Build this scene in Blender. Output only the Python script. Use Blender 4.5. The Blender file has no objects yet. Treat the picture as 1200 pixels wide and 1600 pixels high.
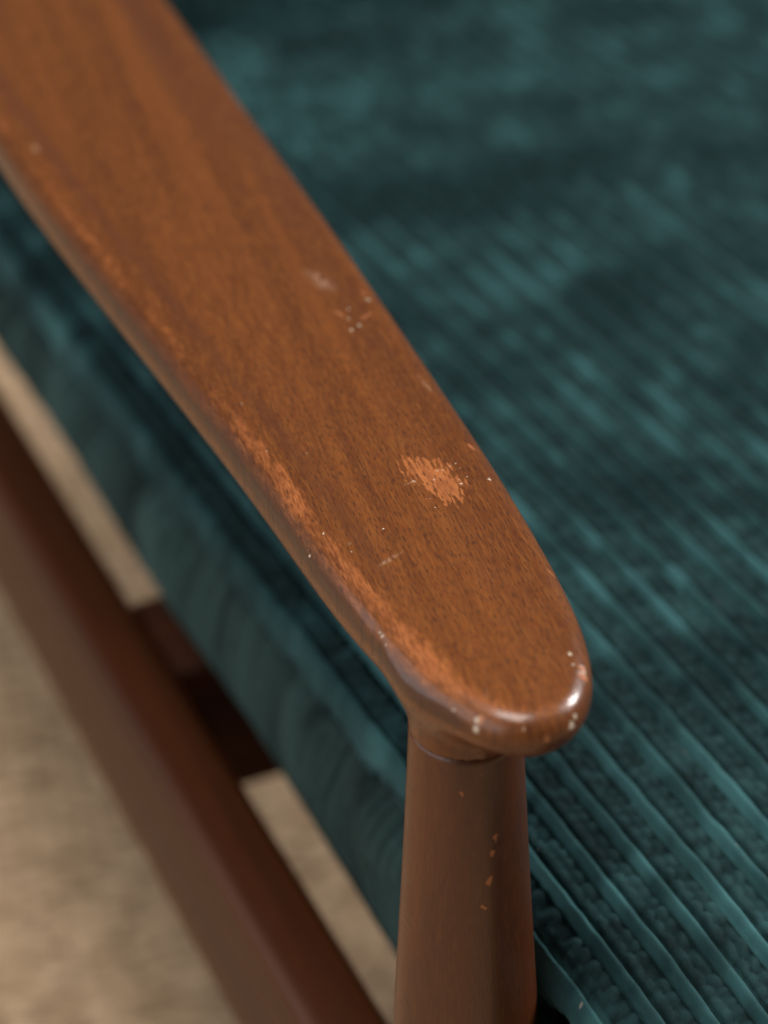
import bpy, math, random
import numpy as np
from mathutils import Vector, Matrix
R = math.radians
random.seed(7); rng = np.random.default_rng(11)
sc = bpy.context.scene
col = sc.collection
Z0 = 0.53                      # height of the arm/leg joint above the floor; chair parts are built round that joint

# ------------------------------------------------------------------ camera
TH, PH, FPX = R(36), R(24.8), 3920.0
FW = np.array([math.sin(PH)*math.cos(TH), math.cos(PH)*math.cos(TH), -math.sin(TH)])
RT = np.array([math.cos(PH), -math.sin(PH), 0.0]); UP = np.cross(RT, FW)
def ray(x, y): return FW + RT*(x-600)/FPX - UP*(y-800)/FPX
CAM = -ray(728, 1134)*0.653
def onz(x, y, z):              # photo pixel -> point on the level z (joint frame)
    r = ray(x, y); return CAM + r*(z-CAM[2])/r[2]
cd = bpy.data.cameras.new('camera'); cam = bpy.data.objects.new('camera', cd); col.objects.link(cam)
cd.sensor_fit = 'VERTICAL'; cd.sensor_height = 36; cd.lens = FPX/1600*36
cam.matrix_world = Matrix(((RT[0], UP[0], -FW[0], CAM[0]), (RT[1], UP[1], -FW[1], CAM[1]),
                           (RT[2], UP[2], -FW[2], CAM[2]+Z0), (0, 0, 0, 1)))
cd.clip_start = 0.05; cd.clip_end = 50
cd.dof.use_dof = True; cd.dof.focus_distance = 0.678; cd.dof.aperture_fstop = 5.7
sc.camera = cam

# ------------------------------------------------------------------ light
w = bpy.data.worlds.new('World'); sc.world = w; w.use_nodes = True
w.node_tree.nodes['Background'].inputs[0].default_value = (0.93, 0.96, 1.0, 1)
w.node_tree.nodes['Background'].inputs[1].default_value = 0.045
def area(name, loc, target, size, power, colr):
    l = bpy.data.lights.new(name, 'AREA'); l.shape = 'RECTANGLE'; l.size, l.size_y = size; l.energy = power; l.color = colr
    o = bpy.data.objects.new(name, l); col.objects.link(o); o.location = loc
    o.rotation_euler = (Vector(target)-Vector(loc)).to_track_quat('-Z', 'Y').to_euler(); return o
area('key_window_light', (2.25, 0.12, 1.95), (0.1, 0.1, 0.5), (0.6, 0.8), 92, (1.0, 0.975, 0.96))
area('room_window_light', (-2.6, 0.4, 1.25), (0, 0.4, 0.4), (4.4, 2.2), 68, (0.95, 0.97, 1.0))
area('overhead_fill_light', (-0.45, -0.1, 2.8), (-0.1, 0.2, 0.4), (1.0, 1.0), 58, (1.0, 0.96, 0.91))  # added unseen fill overhead, brightens the floor and the arm's top
sc.view_settings.view_transform = 'Standard'; sc.view_settings.look = 'None'
sc.view_settings.exposure = 0.0; sc.view_settings.gamma = 1.0; sc.view_settings.use_curve_mapping = False
sc.cycles.use_denoising = True
sc.cycles.max_bounces = 6

# ------------------------------------------------------------------ helpers
class NT:                      # terse node building
    def __init__(s, name):
        s.m = bpy.data.materials.new(name); s.m.use_nodes = True; s.t = s.m.node_tree
        s.b = s.t.nodes['Principled BSDF']
    def node(s, typ, **kw):
        n = s.t.nodes.new(typ)
        for k, v in kw.items(): setattr(n, k, v)
        return n
    def put(s, sock, v):
        if isinstance(v, bpy.types.NodeSocket): s.t.links.new(v, sock)
        elif v is not None: sock.default_value = v
    def math(s, op, a, b=None, c=None, clamp=False):
        n = s.node('ShaderNodeMath', operation=op, use_clamp=clamp)
        s.put(n.inputs[0], a); s.put(n.inputs[1], b); s.put(n.inputs[2], c); return n.outputs[0]
    def vm(s, op, a, b=None):
        n = s.node('ShaderNodeVectorMath', operation=op); s.put(n.inputs[0], a); s.put(n.inputs[1], b)
        return n.outputs['Value'] if op in ('LENGTH', 'DOT_PRODUCT', 'DISTANCE') else n.outputs[0]
    def mix(s, f, a, b, mode='MIX'):
        n = s.node('ShaderNodeMix', data_type='RGBA', blend_type=mode)
        s.put(n.inputs[0], f); s.put(n.inputs[6], a if isinstance(a, bpy.types.NodeSocket) else (*a, 1)[:4])
        s.put(n.inputs[7], b if isinstance(b, bpy.types.NodeSocket) else (*b, 1)[:4]); return n.outputs[2]
    def noise(s, vec, scale, detail=3, rough=0.5, dist=0):
        n = s.node('ShaderNodeTexNoise'); s.put(n.inputs['Vector'], vec)
        n.inputs['Scale'].default_value = scale; n.inputs['Detail'].default_value = detail
        n.inputs['Roughness'].default_value = rough; n.inputs['Distortion'].default_value = dist; return n.outputs[0]
    def step(s, v, a, b):      # smooth 0..1 between a and b
        n = s.node('ShaderNodeMapRange', interpolation_type='SMOOTHSTEP')
        s.put(n.inputs[0], v); n.inputs[1].default_value = a; n.inputs[2].default_value = b; return n.outputs[0]
    def obj(s): return s.node('ShaderNodeTexCoord').outputs['Object']
    def attr(s, name): return s.node('ShaderNodeAttribute', attribute_name=name).outputs['Fac']
    def mapping(s, vec, loc=(0, 0, 0), rot=(0, 0, 0), scale=(1, 1, 1)):
        n = s.node('ShaderNodeMapping'); s.put(n.inputs[0], vec); n.inputs[1].default_value = loc
        n.inputs[2].default_value = rot; n.inputs[3].default_value = scale; return n.outputs[0]
    def bump(s, h, strength, dist, normal=None):
        n = s.node('ShaderNodeBump'); n.inputs['Strength'].default_value = strength; n.inputs['Distance'].default_value = dist
        s.put(n.inputs['Height'], h); s.put(n.inputs['Normal'], normal); return n.outputs[0]
    def set(s, **kw):
        for k, v in kw.items(): s.put(s.b.inputs[k.replace('_', ' ')], v)

def mesh_obj(name, verts, faces, mat, parent=None, smooth=True, loc=(0, 0, 0)):
    me = bpy.data.meshes.new(name)
    if isinstance(faces, np.ndarray):
        V = np.asarray(verts, np.float32); F = faces.astype(np.int32); k = F.shape[1]
        me.vertices.add(len(V)); me.vertices.foreach_set('co', V.ravel())
        me.loops.add(F.size); me.loops.foreach_set('vertex_index', F.ravel())
        me.polygons.add(len(F)); me.polygons.foreach_set('loop_start', np.arange(0, F.size, k, dtype=np.int32))
        me.update(calc_edges=True); me.validate()
    else: me.from_pydata([tuple(v) for v in verts], [], faces)
    me.update()
    if smooth: me.polygons.foreach_set('use_smooth', [True]*len(me.polygons))
    if mat: me.materials.append(mat)
    o = bpy.data.objects.new(name, me); col.objects.link(o); o.location = loc
    if parent: o.parent = parent
    return o

def smoothnoise(n0, n1, seed):     # tileable-free value noise on a lattice, sampled by cubic interpolation
    g = np.random.default_rng(seed).standard_normal((n0+4, n1+4))
    def f(a, b):
        a = np.clip(a, 0, n0-1e-6); b = np.clip(b, 0, n1-1e-6)
        i = a.astype(int); j = b.astype(int); u = a-i; v = b-j
        def wts(t): return [((-t+2)*t-1)*t/2, ((3*t-5)*t*t+2)/2, ((-3*t+4)*t+1)*t/2, (t-1)*t*t/2]
        wa, wb = wts(u), wts(v); s = 0
        for p in range(4):
            for q in range(4): s = s + wa[p]*wb[q]*g[i+p, j+q]
        return s
    return f

# ------------------------------------------------------------------ materials
def spots(N, pos, specs):
    """soft-edged small marks on a surface: (x, y, z, half width, half length, half depth, angle deg about z) -> 0..1"""
    tot = None
    for (x, y, z, a, b, dz, ang) in specs:
        d = N.vm('SUBTRACT', pos, (x, y, z))
        d = N.mapping(d, rot=(0, 0, -R(ang))); d = N.vm('MULTIPLY', d, (1/a, 1/b, 1/dz))
        m = N.step(N.vm('LENGTH', d), 1.3, 0.6)
        tot = m if tot is None else N.math('MAXIMUM', tot, m)
    return tot

GRAIN = R(8.0)
def wood(name, rot=(0, 0, 0), arm=False, dark=1.0):
    """walnut-stained beech; the grain runs along y of the rotated coordinates"""
    N = NT(name); P = N.obj()
    G = N.mapping(P, rot=rot)
    jit = N.noise(G, 900, 2)
    streak = N.noise(N.mapping(G, scale=(75, 2.6, 75)), 1.0, 4, 0.55, 0.4)
    broad = N.noise(N.mapping(G, scale=(26, 2.2, 26)), 1.0, 2, 0.5)
    fibre = N.noise(N.mapping(G, scale=(1500, 130, 1500)), 1.0, 2, 0.6)
    c = N.mix(N.step(streak, 0.30, 0.72), (0.084*dark, 0.0240*dark, 0.0078*dark), (0.166*dark, 0.0505*dark, 0.0118*dark))
    c = N.mix(N.math('MULTIPLY', N.step(broad, 0.48, 0.72), 0.62), c, (0.075*dark, 0.027*dark, 0.0135*dark))
    fleck = N.noise(N.mapping(G, scale=(1300, 420, 1300)), 1.0, 2, 0.6)
    c = N.mix(N.math('MULTIPLY', N.step(fleck, 0.62, 0.40), 0.40 if arm else 0.15), c, (0.070*dark, 0.026*dark, 0.011*dark))
    c = N.mix(N.math('MULTIPLY', N.step(fibre, 0.42, 0.75), 0.5 if arm else 0.32), c, (0.208*dark, 0.074*dark, 0.0170*dark))
    if not arm: c = N.mix(1.0, c, (1.08, 0.86, 0.62), 'MULTIPLY')      # unfaded stain is redder
    # pores: short dark dashes along the grain
    sep = N.node('ShaderNodeSeparateXYZ'); N.put(sep.inputs[0], G)
    pore = None
    for k, (cu, cv, wu, wl) in enumerate(((0.0014, 0.0038, 0.00019, 0.00115), (0.0019, 0.0052, 0.00017, 0.0017))):
        q = N.node('ShaderNodeCombineXYZ')
        N.put(q.inputs[0], N.math('MULTIPLY_ADD', sep.outputs[0], 1/cu, 17.3*k)); N.put(q.inputs[1], N.math('MULTIPLY_ADD', sep.outputs[1], 1/cv, 5.1*k))
        vo = N.node('ShaderNodeTexVoronoi', voronoi_dimensions='2D'); vo.inputs['Scale'].default_value = 1.0; N.put(vo.inputs['Vector'], q.outputs[0])
        d = N.vm('SUBTRACT', q.outputs[0], vo.outputs['Position'])
        d = N.vm('MULTIPLY', d, (cu/wu, cv/wl, 0))
        r = N.math('ADD', N.vm('LENGTH', d), N.math('MULTIPLY', N.math('SUBTRACT', jit, 0.5), 0.9))
        m = N.math('MULTIPLY', N.step(r, 1.15, 0.55), N.step(vo.outputs['Color'], 0.25, 0.6))
        pore = m if pore is None else N.math('MAXIMUM', pore, m)
    c = N.mix(N.math('MULTIPLY', pore, 0.66 if arm else 0.2), c, (0.030, 0.0125, 0.008))
    rough = N.math('MULTIPLY_ADD', N.noise(P, 160, 3), 0.14, {'cross_wood': 0.6, 'rail_wood': 0.36}.get(name, 0.27))
    h = N.math('MULTIPLY_ADD', pore, -1.0, N.math('MULTIPLY', fibre, 0.35))
    nrm = None
    if arm:
        # varnish rubbed through: along the outer edge (attribute) and one bare patch on the top
        n1 = N.noise(N.mapping(G, scale=(420, 95, 420)), 1.0, 4, 0.65)
        n2 = N.noise(N.mapping(G, scale=(60, 25, 60)), 1.0, 3, 0.6)
        wv = N.attr('wear')
        nf = N.noise(N.mapping(G, scale=(1500, 260, 1500)), 1.0, 3, 0.65)
        wsum = N.math('ADD', N.math('MULTIPLY_ADD', N.math('SUBTRACT', n1, 0.5), 1.0, wv), N.math('MULTIPLY_ADD', N.math('SUBTRACT', nf, 0.5), 1.3, N.math('MULTIPLY', N.math('SUBTRACT', n2, 0.5), 0.9)))
        wear = N.math('MULTIPLY', N.step(wsum, 0.45, 1.15), N.math('MULTIPLY_ADD', N.step(n2, 0.3, 0.65), 0.42, 0.28))
        c = N.mix(wear, c, N.mix(N.step(nf, 0.3, 0.7), (0.22, 0.060, 0.016), (0.42, 0.135, 0.038)))
        # dark line just under that edge
        gr = N.math('MULTIPLY', N.step(N.math('ADD', N.attr('edge_band'), N.math('MULTIPLY', N.math('SUBTRACT', n2, 0.5), 0.9)), 0.35, 0.9), 0.72)
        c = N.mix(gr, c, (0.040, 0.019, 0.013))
        wn = N.node('ShaderNodeTexNoise'); N.put(wn.inputs['Vector'], P); wn.inputs['Scale'].default_value = 900; wob = wn.outputs['Color']
        c = N.mix(N.math('MULTIPLY', N.step(N.math('ADD', N.attr('figure'), N.math('MULTIPLY', N.math('SUBTRACT', broad, 0.5), 1.2)), 0.3, 1.0), 0.55), c, (0.072, 0.025, 0.0125))
        bare = N.attr('bare')
        n3 = N.noise(N.mapping(G, scale=(850, 210, 850)), 1.0, 3, 0.6)
        bm = N.step(N.math('ADD', bare, N.math('MULTIPLY', N.math('SUBTRACT', n3, 0.5), 2.4)), 0.45, 0.74)
        bm = N.math('MULTIPLY', bm, N.math('MULTIPLY_ADD', pore, -0.85, 1.0))
        c = N.mix(N.math('MULTIPLY', bm, 0.66), c, N.mix(N.step(n1, 0.25, 0.65), (0.22, 0.062, 0.016), (0.42, 0.135, 0.036)))
        pale = spots(N, N.vm('ADD', P, N.vm('MULTIPLY', N.vm('SUBTRACT', wob, (0.5, 0.5, 0.5)), (0.0016, 0.0016, 0.0016))), PALE+CHIPS); dull = spots(N, P, DULL); scr = spots(N, P, SCRATCH+ORANGE)
        c = N.mix(N.math('MULTIPLY', scr, N.math('MULTIPLY_ADD', n1, 0.9, 0.1)), c, (0.47, 0.17, 0.07))
        c = N.mix(N.math('MULTIPLY', dull, N.math('MULTIPLY', N.step(n3, 0.35, 0.75), 0.55)), c, (0.36, 0.22, 0.14))
        c = N.mix(N.math('MULTIPLY', pale, N.math('MULTIPLY_ADD', N.step(n3, 0.25, 0.55), 0.5, 0.5)), c, (0.50, 0.41, 0.31))
        rough = N.math('ADD', rough, N.math('MULTIPLY', N.math('MAXIMUM', N.math('MAXIMUM', wear, bm), pale), 0.22))
        dent = N.math('ADD', N.math('MULTIPLY', pale, -1.0), N.math('MULTIPLY', scr, -0.6))
        nrm = N.bump(N.math('ADD', dent, N.math('MULTIPLY', N.noise(P, 120, 2), 0.9)), 0.35, 0.0006)
    else:
        ch = None
        if name == 'leg_wood':
            wn = N.node('ShaderNodeTexNoise'); N.put(wn.inputs['Vector'], P); wn.inputs['Scale'].default_value = 500
            ch = spots(N, N.vm('ADD', P, N.vm('MULTIPLY', N.vm('SUBTRACT', wn.outputs['Color'], (0.5, 0.5, 0.5)), (0.003, 0.003, 0.003))), LEGCHIPS)
        if ch is not None: c = N.mix(N.math('MULTIPLY', ch, 0.8), c, (0.34, 0.11, 0.03))
        nrm = N.bump(N.noise(P, 60, 2), 0.12, 0.001)
    nrm = N.bump(h, 0.22, 0.00018, nrm)
    N.set(Base_Color=c, Roughness=rough, Normal=nrm, IOR=1.5)
    N.b.inputs['Specular IOR Level'].default_value = {'arm_wood': 0.26, 'cross_wood': 0.1, 'rail_wood': 0.28}.get(name, 0.5); N.b.inputs['Coat Weight'].default_value = {'arm_wood': 0.26, 'leg_wood': 0.12}.get(name, 0.0); N.b.inputs['Coat Roughness'].default_value = 0.13
    return N.m

def corduroy(name, tint=(1, 1, 1), lint=()):
    """cut pile; nap = how far the pile is crushed flat (with its sheen painted into the base colour)"""
    N = NT(name); P = N.obj(); nap_sheen = N.attr('nap_sheen')
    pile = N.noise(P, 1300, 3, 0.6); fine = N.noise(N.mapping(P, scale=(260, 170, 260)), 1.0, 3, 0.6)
    k = N.math('ADD', nap_sheen, N.math('MULTIPLY', N.math('SUBTRACT', fine, 0.5), 0.35), clamp=True)
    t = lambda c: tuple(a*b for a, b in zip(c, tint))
    base = N.mix(k, t((0.0038, 0.0120, 0.0128)), t((0.037, 0.106, 0.112)))  # crushed pile, its bright sheen patches painted into the colour
    if lint:
        base = N.mix(N.math('MULTIPLY', spots(N, P, lint), 0.6), base, (0.24, 0.22, 0.20))
    N.set(Base_Color=base, Roughness=0.8, Normal=N.bump(pile, 0.45, 0.0006))
    N.b.inputs['Specular IOR Level'].default_value = 0.1
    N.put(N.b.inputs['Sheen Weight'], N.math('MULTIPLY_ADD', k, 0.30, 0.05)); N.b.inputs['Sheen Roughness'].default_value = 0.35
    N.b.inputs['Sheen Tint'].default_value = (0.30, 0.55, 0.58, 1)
    return N.m

def sisal():
    N = NT('carpet_weave'); P = N.obj()
    G = N.mapping(P, rot=(0, 0, R(12)))
    vo = N.node('ShaderNodeTexVoronoi'); vo.feature = 'SMOOTH_F1'; N.put(vo.inputs['Vector'], N.mapping(G, scale=(95, 175, 1))); vo.inputs['Scale'].default_value = 1; vo.inputs['Randomness'].default_value = 0.5
    k = vo.outputs['Distance']
    big = N.noise(P, 9, 4, 0.6); mid = N.noise(P, 38, 3, 0.6); rows = N.noise(N.mapping(G, scale=(30, 150, 1)), 1.0, 2)
    c = N.mix(N.step(mid, 0.3, 0.7), (0.52, 0.355, 0.215), (0.64, 0.455, 0.29))
    c = N.mix(N.math('MULTIPLY', N.step(big, 0.45, 0.75), 0.2), c, (0.36, 0.225, 0.125))
    c = N.mix(N.math('MULTIPLY', N.step(rows, 0.45, 0.7), 0.5), c, (0.30, 0.185, 0.10))
    c = N.mix(N.step(k, 0.30, 0.65), c, (0.15, 0.09, 0.048))
    N.set(Base_Color=c, Roughness=0.9, Normal=N.bump(N.math('MULTIPLY', k, -1), 0.9, 0.004))
    N.b.inputs['Specular IOR Level'].default_value = 0.2
    return N.m

# marks on the arm's top, found in the photograph and laid on the top level
ZT = 0.029
def mk(px, py, a, b, ang): p = onz(px, py, ZT); return (p[0], p[1], ZT, a*0.68, b*0.68, 0.003, ang)
PALE = [mk(721, 757, .0005, .0007, 0), mk(717, 751, .0003, .0004, 0), mk(711, 725, .0003, .0003, 0), mk(717, 733, .00025, .0003, 0),
        mk(702, 729, .00025, .0003, 0), mk(692, 736, .0003, .0003, 0), mk(683, 737, .00035, .0004, 0), mk(688, 746, .00025, .0002, 0),
        mk(678, 752, .00025, .0003, 0), mk(647, 754, .0003, .0009, 20), mk(672, 781, .0003, .0003, 0), mk(681, 795, .0002, .0003, 0),
        mk(730, 746, .00025, .0003, 0), mk(765, 748, .0004, .0009, 10), mk(600, 828, .0004, .0004, 0), mk(480, 709, .00025, .0003, 0),
        mk(505, 833, .0004, .0005, 0), mk(545, 499, .0005, .0008, 0), mk(562, 509, .0006, .0009, -30), mk(550, 517, .0005, .0009, 10), mk(546, 484, .0004, .0006, 0),
        mk(890, 1021, .0006, .0011, 15), mk(575, 468, .0006, .0010, 60), mk(548, 862, .0002, .0003, 0), mk(378, 631, .0003, .0003, 0), mk(417, 704, .0005, .0003, 0)]
DULL = [mk(500, 440, .0045, .011, 10), mk(610, 875, .0060, .0012, 20), mk(665, 600, .0006, .0080, 2), mk(668, 607, .0004, .0060, 6), mk(545, 850, .0010, .0010, 0),
        mk(55, 232, .0015, .0035, 0), mk(640, 1050, .0004, .0030, -30), mk(640, 757, .0030, .0006, 10), mk(760, 1085, .0003, .0050, -25), mk(335, 600, .0020, .0002, 50)]
SCRATCH = [mk(573, 494, .0042, .00055, 32), mk(568, 458, .0007, .0016, 15), mk(530, 492, .0006, .0035, 14), mk(737, 697, .0008, .0028, 12), mk(862, 890, .0006, .0025, 14)]
LEGCHIPS = []; CHIPS = []; ORANGE = []

# ------------------------------------------------------------------ the floor
floor = mesh_obj('floor', [(-3, -3, 0), (3, -3, 0), (3, 4, 0), (-3, 4, 0)], [(0, 1, 2, 3)], sisal(), smooth=False)
floor['kind'] = 'structure'; floor['label'] = 'beige woven sisal carpet under the armchair'

# ------------------------------------------------------------------ the armchair
chair = bpy.data.objects.new('armchair', None); col.objects.link(chair)
chair['label'] = 'brown stained wooden armchair frame with a worn paddle armrest on a round leg'
chair['category'] = 'armchair'

# outline of the arm seen from above, from the photographed edges; behind the frame it goes on to the rear post
right_px = [(256, 0), (350, 130), (450, 268), (525, 374), (600, 482), (690, 614), (760, 718), (830, 832), (880, 922), (906, 975), (922, 1022)]
left_px = [(0, 192), (100, 330), (200, 455), (300, 579), (400, 706), (500, 843), (567, 932), (640, 1016)]
rt_pts = [onz(x, y, 0.0243)[:2]+np.array([0.0005, 0]) for x, y in right_px]
lf_pts = [onz(x, y, 0.027)[:2]+np.array([-0.0043, 0]) for x, y in left_px]
tip = [(-0.0168, -0.0150), (-0.0118, -0.0290), (-0.0050, -0.0378), (0.0040, -0.0410), (0.0140, -0.0385), (0.0215, -0.0300)]
rear_r = [(0.066, 0.640), (0.071, 0.560), (0.073, 0.480)]
rear_l = [(-0.0190, 0.450), (-0.0150, 0.540), (-0.006, 0.640)]
ctrl = rear_r + [tuple(p) for p in rt_pts] + [tuple(p) for p in tip[::-1]] + [tuple(p) for p in lf_pts[::-1]] + rear_l
ctrl = np.array(ctrl)
def spline(P, per=10):          # closed centripetal-ish Catmull-Rom
    out = []; n = len(P)
    for i in range(n):
        p0, p1, p2, p3 = P[i-1], P[i], P[(i+1) % n], P[(i+2) % n]
        for k in range(per):
            t = k/per
            out.append(0.5*((2*p1)+(-p0+p2)*t+(2*p0-5*p1+4*p2-p3)*t*t+(-p0+3*p1-3*p2+p3)*t**3))
    return np.array(out)
def resample(P, n):
    Q = np.vstack([P, P[:1]]); s = np.r_[0, np.cumsum(np.linalg.norm(np.diff(Q, axis=0), axis=1))]
    t = np.linspace(0, s[-1], n, endpoint=False); return np.c_[np.interp(t, s, Q[:, 0]), np.interp(t, s, Q[:, 1])]
outl = resample(spline(ctrl), 420)
for _ in range(25): outl = 0.5*outl+0.25*(np.roll(outl, 1, 0)+np.roll(outl, -1, 0))
def sd_poly(X, Y, P):           # signed distance to the outline, negative inside
    d = np.full(X.shape, 1e9); ins = np.zeros(X.shape, bool)
    Q = np.roll(P, -1, 0)
    for (ax, ay), (bx, by) in zip(P, Q):
        ex, ey = bx-ax, by-ay; wx, wy = X-ax, Y-ay
        t = np.clip((wx*ex+wy*ey)/(ex*ex+ey*ey), 0, 1)
        d = np.minimum(d, (wx-ex*t)**2+(wy-ey*t)**2)
        cnd = ((ay <= Y) & (by > Y)) | ((by <= Y) & (ay > Y))
        with np.errstate(divide='ignore', invalid='ignore'):
            ins ^= cnd & (X < ax+(Y-ay)/(by-ay)*ex)
    return np.where(ins, -1, 1)*np.sqrt(d)

def arm_field():
    hs = 0.00115
    xs = np.arange(-0.034, 0.092, hs); ys = np.arange(-0.052, 0.652, hs*1.3); zs = np.arange(-0.0035, 0.0345, hs)
    X2, Y2 = np.meshgrid(xs, ys, indexing='ij'); D2 = sd_poly(X2, Y2, outl)
    X, Y, Z = np.meshgrid(xs, ys, zs, indexing='ij'); D = D2[:, :, None]
    sm = lambda a, b, v: (lambda t: t*t*(3-2*t))(np.clip((v-a)/(b-a), 0, 1))
    along = sm(-0.045, 0.055, Y)
    cr = np.exp(np.minimum(D2, 0)/0.009)
    for _ in range(60):                                             # faint crown, kept free of creases
        cr = (cr+np.roll(cr, 1, 0)+np.roll(cr, -1, 0))/3; cr = (cr+np.roll(cr, 1, 1)+np.roll(cr, -1, 1))/3
    top = 0.0296 - 0.0011*cr[:, :, None]
    bot = 0.0135 - 0.0095*along                                     # thin lip at the tip, thicker behind
    zm = bot + (top-bot)*0.56
    rt_, rb = 0.0062, 0.0075+0.004*along
    def half(q1, q2, r):
        a, b = q1+r, q2+r
        return np.minimum(np.maximum(a, b), 0)+np.sqrt(np.maximum(a, 0)**2+np.maximum(b, 0)**2)-r
    under = D + 0.18*np.maximum(zm-Z, 0)                            # sides lean in below the middle
    f = np.where(Z > zm, half(D, Z-top, rt_), half(under, bot-Z, np.minimum(rb, (zm-bot)*0.98+0.001)))
    # carved neck that meets the leg
    rr = np.sqrt(X*X+(Y+0.0*Z)**2)
    neck = np.maximum(rr-(0.0149+0.05*np.maximum(Z, 0)), np.maximum(Z-0.020, -0.02-Z))
    k = 0.009; h = np.clip(0.5+0.5*(neck-f)/k, 0, 1)
    f = neck*(1-h)+f*h-k*h*(1-h)
    cut = 0.00012-Z
    f = np.maximum(f, cut)
    return xs, ys, zs, f

def surface_nets(xs, ys, zs, f):
    s = f < 0
    c = [s[i:s.shape[0]-1+i, j:s.shape[1]-1+j, k:s.shape[2]-1+k] for i in (0, 1) for j in (0, 1) for k in (0, 1)]
    cnt = sum(a.astype(int) for a in c); act = (cnt > 0) & (cnt < 8)
    idx = np.full(act.shape, -1); n = act.sum(); idx[act] = np.arange(n)
    I, J, K = np.nonzero(act); acc = np.zeros((n, 3)); num = np.zeros(n)
    cor = [(i, j, k) for i in (0, 1) for j in (0, 1) for k in (0, 1)]
    for a in cor:
        for ax in range(3):
            if a[ax]: continue
            b = list(a); b[ax] = 1
            fa = f[I+a[0], J+a[1], K+a[2]]; fb = f[I+b[0], J+b[1], K+b[2]]
            m = (fa < 0) != (fb < 0); t = np.where(m, fa/np.where(m, fa-fb, 1), 0)
            p = np.tile(np.array(a, float), (n, 1)); p[:, ax] += t
            acc[m] += p[m]; num[m] += 1
    acc /= num[:, None]
    V = np.c_[xs[0]+(I+acc[:, 0])*(xs[1]-xs[0]), ys[0]+(J+acc[:, 1])*(ys[1]-ys[0]), zs[0]+(K+acc[:, 2])*(zs[1]-zs[0])]
    F = []
    for ax in range(3):
        u, v = (ax+1) % 3, (ax+2) % 3
        lo = [slice(1, -1)]*3; lo[ax] = slice(0, -1); hi = list(lo); hi[ax] = slice(1, None)
        A, B = s[tuple(lo)], s[tuple(hi)]
        e = np.argwhere(A != B); inside = A[tuple(e.T)]
        e = e+np.array([0 if q == ax else 1 for q in range(3)])
        def at(du, dv):
            q = e.copy(); q[:, u] -= du; q[:, v] -= dv; return idx[tuple(q.T)]
        quad = np.c_[at(1, 1), at(0, 1), at(0, 0), at(1, 0)]
        quad[~inside] = quad[~inside][:, ::-1]
        F.append(quad)
    return V, np.vstack(F)

xs, ys, zs, fld = arm_field()
AV, AF = surface_nets(xs, ys, zs, fld)
def relax(V, F, it, lam=0.5):
    E = np.vstack([F[:, [0, 1]], F[:, [1, 2]], F[:, [2, 3]], F[:, [3, 0]]]); n = len(V)
    deg = np.bincount(E[:, 0], minlength=n)+np.bincount(E[:, 1], minlength=n)
    for i in range(it):
        S = np.zeros_like(V)
        for k in range(3): S[:, k] = np.bincount(E[:, 0], V[E[:, 1], k], n)+np.bincount(E[:, 1], V[E[:, 0], k], n)
        l = lam if i % 2 == 0 else -lam*1.03
        V = V+l*(S/np.maximum(deg, 1)[:, None]-V)
    return V
keep = AV[:, 2] < 0.0012
AV2 = relax(AV, AF, 10); AV2[keep] = AV[keep]; AV = AV2

d2 = sd_poly(AV[:, 0], AV[:, 1], outl)
def bell(v, c, wdt): return np.exp(-((v-c)/wdt)**2)
Yv, Xv, Zv = AV[:, 1], AV[:, 0], AV[:, 2]
outer = np.clip((0.02+0.12*np.maximum(Yv, 0)-Xv)/0.012, 0, 1)*np.clip((Yv+0.052)/0.02, 0, 1)
prof = np.interp(Yv, [-0.05, -0.035, -0.01, 0.03, 0.09, 0.15, 0.20, 0.30, 0.45], [0.0, 0.80, 1.0, 0.95, 1.0, 0.85, 0.72, 0.74, 0.66])
wdt = np.interp(Yv, [-0.05, 0.0, 0.05, 0.15, 0.3], [0.0032, 0.0052, 0.0042, 0.0030, 0.0021])
wear = prof*outer*bell(d2, -0.0042, wdt)*np.clip((Zv-0.020)/0.005, 0, 1)
edge_band = outer*bell(Zv, 0.0225, 0.0040)*np.clip((Zv-0.013)/0.004, 0, 1)*np.interp(Yv, [-0.04, -0.02, 0.25, 0.4], [0.3, 0.95, 0.9, 0.7])
figure = outer*bell(d2, -0.0125, 0.0045)*np.interp(Yv, [-0.03, 0.03, 0.1, 0.3, 0.5], [0.1, 0.6, 0.9, 0.9, 0.5])+0.7*bell(Xv-0.022-0.10*np.maximum(Yv-0.1, 0), 0, 0.004)*np.interp(Yv, [0.08, 0.16, 0.3], [0, 0.7, 0.9])
# right edge: little rubbed spots
wear += 0.55*bell(d2, -0.003, 0.002)*np.clip((Xv-0.02)/0.01, 0, 1)*np.clip((Zv-0.02)/0.006, 0, 1)*(bell(Yv, 0.070, 0.012)+0.6*bell(Yv, 0.16, 0.02)+0.5*bell(Yv, 0.01, 0.01))
bp = [(632, 715), (672, 722), (694, 727), (722, 752), (727, 778), (700, 790), (680, 777), (655, 756), (640, 745)]
bpoly = np.array([onz(x, y, ZT)[:2] for x, y in bp])
db = sd_poly(AV[:, 0], AV[:, 1], bpoly); bare = np.clip(0.55-db/0.0085, 0, 1.2)*(Zv > 0.024)

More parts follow.
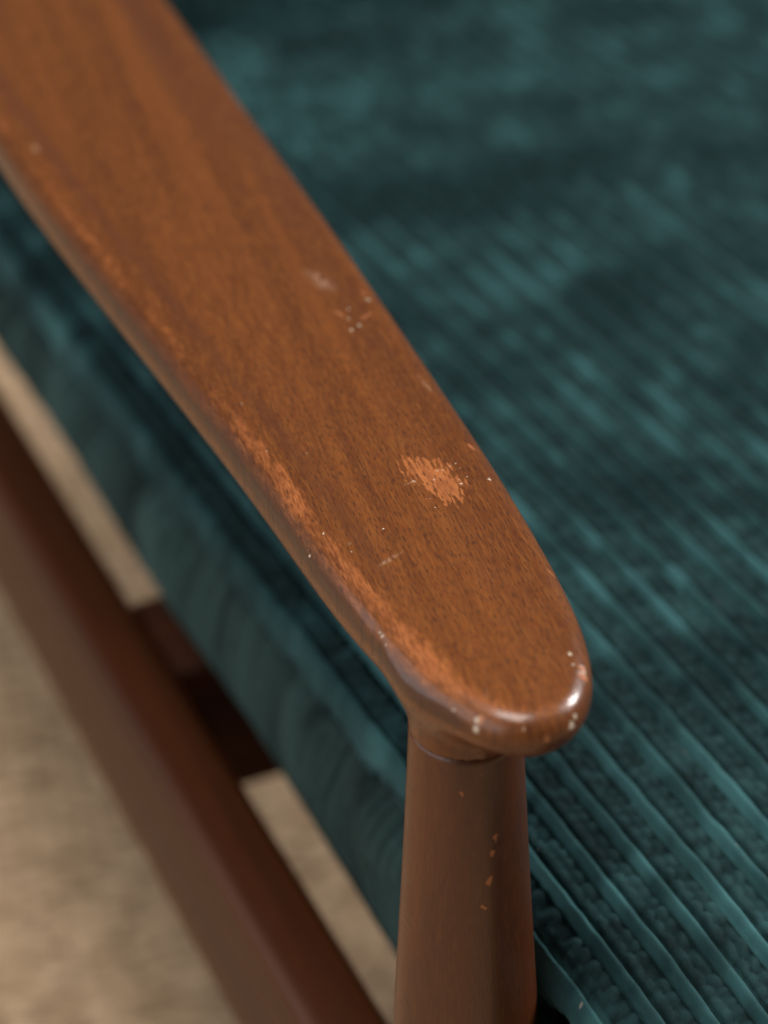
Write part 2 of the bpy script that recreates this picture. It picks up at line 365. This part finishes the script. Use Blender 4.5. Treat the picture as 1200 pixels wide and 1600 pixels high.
def surf(V, px, py):             # surface point of a mesh under a photo pixel
    d = V-CAM; z = d@FW; x = 600+FPX*(d@RT)/z; y = 800-FPX*(d@UP)/z
    m = np.nonzero((x-px)**2+(y-py)**2 < 14**2)[0]; return V[m[np.argmin(z[m])]]
for (px, py, a) in ((732, 1141, .0009), (735, 1132, .0007), (905, 1134, .0008), (911, 1125, .0006), (584, 996, .00045), (580, 991, .0003), (590, 1006, .0003), (470, 867, .0004), (468, 863, .0003), (700, 1098, .0004), (925, 1046, .0005), (893, 1024, .0004), (806, 1136, .0003)):
    p = surf(AV, px, py); CHIPS.append((*p, a, a, a*1.3, 0))
for (px, py, a) in ((924, 1052, .0014), (918, 1036, .0010), (862, 1160, .0008), (741, 1120, .0010)):
    p = surf(AV, px, py); ORANGE.append((*p, a, a, a*1.3, 0))
arm = mesh_obj('armrest', AV, AF, wood('arm_wood', rot=(0, 0, GRAIN), arm=True), chair, loc=(0, 0, Z0))
for nm, dat in (('wear', wear), ('edge_band', edge_band), ('bare', bare), ('figure', figure)):
    a = arm.data.attributes.new(nm, 'FLOAT', 'POINT'); a.data.foreach_set('value', dat.astype(np.float32))
arm['label'] = 'flat paddle armrest with rubbed outer edge and a bare patch'

# turned leg: a slim top that swells towards the seat rail, then tapers to the foot
def lathe(name, prof, mat, parent, loc, seg=96, tilt=(0, 0)):
    V = []; F = []
    for (z, r) in prof:
        for k in range(seg):
            a = 2*math.pi*k/seg; V.append((r*math.cos(a)+tilt[0]*z, r*math.sin(a)+tilt[1]*z, z))
    for i in range(len(prof)-1):
        for k in range(seg): F.append((i*seg+k, i*seg+(k+1) % seg, (i+1)*seg+(k+1) % seg, (i+1)*seg+k))
    F.append(tuple(range(seg))[::-1]); F.append(tuple((len(prof)-1)*seg+k for k in range(seg)))
    F = [f[::-1] for f in F]
    return mesh_obj(name, V, F, mat, parent, True, loc)
zk = np.array([0, -0.02, -0.05, -0.10, -0.15, -0.20, -0.26, -0.36, -0.53]); rk = np.array([0.01500, 0.01585, 0.0174, 0.0203, 0.0222, 0.0230, 0.0225, 0.0195, 0.0125])
pz = np.r_[0.0010, 0.0006, np.linspace(-0.0012, -0.529, 90)]
pr = np.interp(-pz, -zk, rk); ker = np.ones(7)/7; pr[5:-5] = np.convolve(pr, ker, 'same')[5:-5]; pr[0] -= 0.00030; pr[1] += 0.00005
leg = lathe('front_leg', [(0.0010, 0.004)]+list(zip(pz, pr))+[(-0.5295, 0.0118)], None, chair, (0, 0, Z0), tilt=(0.004, 0.050))
LV = np.array([v.co[:] for v in leg.data.vertices])
for (px, py, a, b) in ((773, 1308, .0006, .0013), (770, 1333, .0007, .0010), (764, 1378, .0010, .0012), (767, 1373, .0006, .0008), (756, 1417, .0007, .0009), (722, 1241, .0004, .0006), (802, 1295, .0004, .0005), (752, 1213, .0004, .0003)):
    r = ray(px, py); t = -(CAM[0]*r[0]+CAM[1]*r[1])/(r[0]**2+r[1]**2); zz = (CAM+r*t)[2]
    for _ in range(4):                                   # ray meets the turned surface
        rad = np.interp(-zz, -zk, rk); c = CAM[:2]-np.array([0.004, 0.050])*zz
        A = r[0]**2+r[1]**2; B = r[0]*c[0]+r[1]*c[1]; t = (-B-math.sqrt(max(B*B-A*(c@c-rad**2), 0)))/A; zz = (CAM+r*t)[2]
    p = CAM+r*t; LEGCHIPS.append((*p, a, a*1.6, b, 0))
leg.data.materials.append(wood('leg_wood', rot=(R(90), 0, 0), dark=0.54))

def rounded_bar(name, axis, a0, a1, c0, c1, b0, b1, r, mat, bulge=0.0):
    """bar along 'axis' (x or y); c = horizontal extents across, b = z extents; rounded long edges"""
    sec = []
    for (cx, cz, s0) in ((c1-r, b1-r, 0), (c0+r, b1-r, 90), (c0+r, b0+r, 180), (c1-r, b0+r, 270)):
        for k in range(9): t = R(s0+k*90/8); sec.append((cx+r*math.cos(t), cz+r*math.sin(t)))
    n = len(sec); st = 24; V = []; F = []
    for i in range(st+1):
        a = a0+(a1-a0)*i/st
        for (c, z) in sec:
            V.append((c, a, z) if axis == 'y' else (a, c, z))
    for i in range(st):
        for k in range(n): F.append((i*n+k, (i+1)*n+k, (i+1)*n+(k+1) % n, i*n+(k+1) % n))
    F.append(tuple(range(n))); F.append(tuple(st*n+k for k in range(n))[::-1])
    if axis == 'x': F = [f[::-1] for f in F]
    return mesh_obj(name, V, F, mat, chair, True, (0, 0, Z0))
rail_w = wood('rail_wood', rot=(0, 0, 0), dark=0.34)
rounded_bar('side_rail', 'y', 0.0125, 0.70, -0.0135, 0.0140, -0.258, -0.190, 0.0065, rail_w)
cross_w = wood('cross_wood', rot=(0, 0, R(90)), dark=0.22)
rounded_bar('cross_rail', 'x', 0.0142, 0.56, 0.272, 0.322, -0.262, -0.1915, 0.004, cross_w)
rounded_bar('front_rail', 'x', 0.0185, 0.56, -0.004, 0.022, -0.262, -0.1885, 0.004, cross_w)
# rear post that carries the arm's back end
rear = lathe('rear_leg', [(0.0145, 0.012), (-0.1, 0.017), (-0.22, 0.020), (-0.35, 0.018), (-0.5295, 0.012)], bpy.data.materials['leg_wood'], chair, (0.028, 0.600, Z0), tilt=(0, -0.42), seg=48)

# ------------------------------------------------------------------ cushions
def cushion(name, x0, x1, y0, y1, zt, zb, mat_top, mat_side, dx, dy, seed, period=0.0130, crease=None):
    """panels of one cushion: top with raised wales along y, boxing with upright wales, plain base. zt(x, y) = height of the top"""
    root = bpy.data.objects.new(name, None); col.objects.link(root)
    Rr = 0.012
    def axis(a0, a1, d):
        na = 18; an = np.linspace(math.pi*0.80, 0, na, endpoint=False)
        lo = a0+Rr-Rr*np.sin(an); dl = Rr-Rr*np.cos(an)
        mid = np.linspace(a0+Rr, a1-Rr, int((a1-a0-2*Rr)/d)+1)
        return np.r_[lo, mid, (a0+a1)-lo[::-1]], np.r_[dl, 0*mid, dl[::-1]]
    ax, dxp = axis(x0, x1, dx); ay, dyp = axis(y0, y1, dy)
    X, Y = np.meshgrid(ax, ay, indexing='ij'); drop = np.sqrt(dxp[:, None]**2+dyp[None, :]**2)
    n1 = smoothnoise(16, 18, seed); n2 = smoothnoise(40, 60, seed+1); n3 = smoothnoise(90, 200, seed+2); n4 = smoothnoise(160, 340, seed+3)
    u = (X-x0)/(x1-x0); v = (Y-y0)/(y1-y0)
    Xw = X+0.0005*n1(u*4, v*4)+0.00005*n2(u*38, v*50)
    t = np.mod((Xw-x0)/period, 1.0); cell = np.floor((Xw-x0)/period)
    ridge = np.clip(1-((t-0.16)/0.135)**2, 0, 1)**0.5
    wide = np.clip(1-np.abs((t-0.66)/0.30)**6, 0, 1)**0.6
    ph = np.sin(cell*12.9898)*43758.5453; ph -= np.floor(ph)
    side = np.where(t < 0.65, 0.0, 0.5)
    blk = np.abs(np.sin(np.pi*((Y/0.0060)+ph+side*0.6+0.35*n2(u*39, v*59))))**0.7
    split = 1-0.25*np.exp(-((t-0.65)/0.06)**2)
    wav = np.clip(0.9+0.14*n3(u*89, v*199), 0.5, 1.2)
    wales = 0.0040*ridge*np.clip(0.95+0.08*n3(u*89, v*150), 0.6, 1.2)+0.0023*wide*(0.42+0.58*blk)*split*wav
    edge = np.clip(drop/Rr, 0, 1.6)/1.6
    rip = np.sin(2*np.pi*(Y/0.031+0.30*ph+0.35*n1(u*9, v*12)))*np.clip(0.55+0.8*n1(u*12+3, v*14+2), 0, 1.7)
    und = 0.0007*n1(u*6, v*7)+0.0004*rip*np.clip(0.2+0.9*v, 0, 1.1)+0.0001*n2(u*30, v*40)
    if crease is not None:
        (xa, ya), (xb, yb) = crease; ex, ey = xb-xa, yb-ya
        tt = np.clip(((X-xa)*ex+(Y-ya)*ey)/(ex*ex+ey*ey), 0, 1); dd_ = np.hypot(X-xa-tt*ex, Y-ya-tt*ey)
        und = und-0.006*np.exp(-(dd_/0.009)**2)+0.003*np.exp(-((dd_-0.022)/0.012)**2)
    pucker = edge*0.0022*n3(np.abs(v)*89, v*150)
    Zt = zt(X, Y)
    Z = Zt-drop+(wales+und)*(1-0.55*edge)+pucker
    inset = 0.0015*edge
    X, Y = X.copy(), Y.copy(); rc = 0.032                       # rounded corners in plan
    for sx, cx in ((-1, x0+rc), (1, x1-rc)):
        for sy, cy in ((-1, y0+rc), (1, y1-rc)):
            ddx, ddy = (X-cx)*sx, (Y-cy)*sy; m = (ddx > 0) & (ddy > 0)
            k = np.maximum(ddx, ddy)/np.maximum(np.hypot(ddx, ddy), 1e-9)
            X, Y = np.where(m, cx+sx*ddx*k, X), np.where(m, cy+sy*ddy*k, Y)
    nx, ny = X.shape; V = np.c_[X.ravel(), Y.ravel(), Z.ravel()]
    I = np.arange(nx*ny).reshape(nx, ny)
    F = np.c_[I[:-1, :-1].ravel(), I[1:, :-1].ravel(), I[1:, 1:].ravel(), I[:-1, 1:].ravel()]
    top = mesh_obj('top_panel', V, F, mat_top, root)
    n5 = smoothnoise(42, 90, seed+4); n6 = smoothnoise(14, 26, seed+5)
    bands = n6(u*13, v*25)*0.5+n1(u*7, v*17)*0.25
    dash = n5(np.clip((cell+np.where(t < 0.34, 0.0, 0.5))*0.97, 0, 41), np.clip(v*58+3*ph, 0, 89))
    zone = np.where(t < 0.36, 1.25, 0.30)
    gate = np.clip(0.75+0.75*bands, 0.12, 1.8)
    nap_sheen = 0.10+0.40*np.clip(dash+0.25, 0, 1.6)*gate*zone+0.07*bands+0.06*n3(u*80, v*195)+np.where(t < 0.33, 0.10+0.18*gate, -0.05+0.16*(blk-0.6))  # paints sheen on ridges and crushed dashes, darkens dents between blocks
    a = top.data.attributes.new('nap_sheen', 'FLOAT', 'POINT'); a.data.foreach_set('value', np.clip(nap_sheen, 0, 1).ravel().astype(np.float32))
    # boxing round the edge
    ring = np.r_[I[:, 0], I[-1, 1:], I[-2::-1, -1], I[0, -2:0:-1]]
    B = V[ring]; seg = np.r_[0, np.cumsum(np.linalg.norm(np.diff(B[:, :2], axis=0), axis=1))]
    sp = np.arange(0, seg[-1], 0.0016); B = np.c_[[np.interp(sp, seg, B[:, k]) for k in range(3)]].T
    nrm = np.zeros((len(B), 2)); tb = np.roll(B[:, :2], -3, 0)-np.roll(B[:, :2], 3, 0); tb /= np.linalg.norm(tb, axis=1)[:, None]+1e-9
    nrm = np.c_[tb[:, 1], -tb[:, 0]]
    rows = 40; VV = []
    m1 = smoothnoise(400, 6, seed+7); m2 = smoothnoise(120, 6, seed+8)
    cord = np.abs(np.sin(np.pi*sp/0.0062))**0.6
    for k in range(rows+1):
        q = k/rows; z_b = zb(B[:, 0], B[:, 1])
        z = B[:, 2]+(z_b-B[:, 2])*q
        out = 0.0075*np.sin(np.pi*min(1, q*1.02))**0.7 - (0.016*max(0, (q-0.78)/0.22)**2) - 0.0050*math.exp(-(q/0.10)**2)
        pk = math.exp(-(q/0.42)**2)*(0.0075*np.minimum(m1(sp/sp[-1]*118, 0*sp+q*1.2), 0.35)+0.0018*m2(sp/sp[-1]*60, 0*sp+q*2))
        dd = out+pk+0.0017*cord*min(1, q*8)+0.0011*m2(sp/sp[-1]*40, 0*sp+q*4)
        VV.append(np.c_[B[:, 0]+nrm[:, 0]*dd, B[:, 1]+nrm[:, 1]*dd, z])
    n = len(B); VV = np.vstack(VV); J = np.arange((rows+1)*n).reshape(rows+1, n); Jn = np.roll(J, -1, 1)
    FF = np.c_[J[:-1].ravel(), J[1:].ravel(), Jn[1:].ravel(), Jn[:-1].ravel()]
    bx = mesh_obj('boxing_panel', VV, FF, mat_side, root)
    a = bx.data.attributes.new('nap_sheen', 'FLOAT', 'POINT'); a.data.foreach_set('value', np.clip(np.tile(0.20+0.10*m1(sp/sp[-1]*390, 0*sp+1.5)+0.08*m2(sp/sp[-1]*110, 0*sp+2.5)+0.22*(cord-0.6), rows+1), 0, 1).astype(np.float32))  # rib crests painted paler than the grooves
    xa = np.linspace(x0+0.004, x1-0.004, 12); ya = np.linspace(y0+0.004, y1-0.004, 12); XX, YY = np.meshgrid(xa, ya, indexing='ij')
    I = np.arange(144).reshape(12, 12); F = np.c_[I[:-1, :-1].ravel(), I[:-1, 1:].ravel(), I[1:, 1:].ravel(), I[1:, :-1].ravel()]
    mesh_obj('base_panel', np.c_[XX.ravel(), YY.ravel(), (zb(XX, YY)+0.001).ravel()], F, mat_side, root)
    return root
lint = [(*onz(px, py, -0.082)[:2], -0.082, a*0.55, a*0.55, 0.02, 0) for px, py, a in ((910, 1540, .0011), (1072, 1172, .0010), (842, 1307, .0007), (1010, 1440, .0006), (1150, 1330, .0007), (1120, 940, .0008), (760, 590, .0009))]
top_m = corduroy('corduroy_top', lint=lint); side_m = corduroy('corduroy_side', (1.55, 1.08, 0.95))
def seat_top(X, Y):
    base = -0.089-0.075*np.maximum(Y, -0.02)
    u = np.clip((X-0.03)/0.50, 0, 1); v = np.clip((Y+0.12)/0.81, 0, 1)
    return base+0.020*(1-(2*u-1)**2)**0.8*np.clip(np.sin(np.pi*np.clip(v, 0, 1)), 0, 1)**0.5
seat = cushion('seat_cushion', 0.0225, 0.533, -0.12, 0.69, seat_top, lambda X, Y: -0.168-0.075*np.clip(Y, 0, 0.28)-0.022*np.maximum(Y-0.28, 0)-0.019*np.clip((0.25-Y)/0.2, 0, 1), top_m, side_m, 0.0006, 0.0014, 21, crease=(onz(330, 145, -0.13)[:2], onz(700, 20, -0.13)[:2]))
seat.location = (0, 0, Z0)
seat['label'] = 'dark teal corduroy seat cushion with crushed wales lying beside the armrest'; seat['category'] = 'cushion'
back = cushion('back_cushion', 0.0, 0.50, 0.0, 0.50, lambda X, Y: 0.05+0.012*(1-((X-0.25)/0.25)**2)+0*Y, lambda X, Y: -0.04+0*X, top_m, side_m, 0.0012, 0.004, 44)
back.rotation_euler = (R(68), 0, 0); back.location = (0.033, 0.722, Z0-0.195)
back['label'] = 'dark teal corduroy back cushion leaning up behind the seat cushion'; back['category'] = 'cushion'
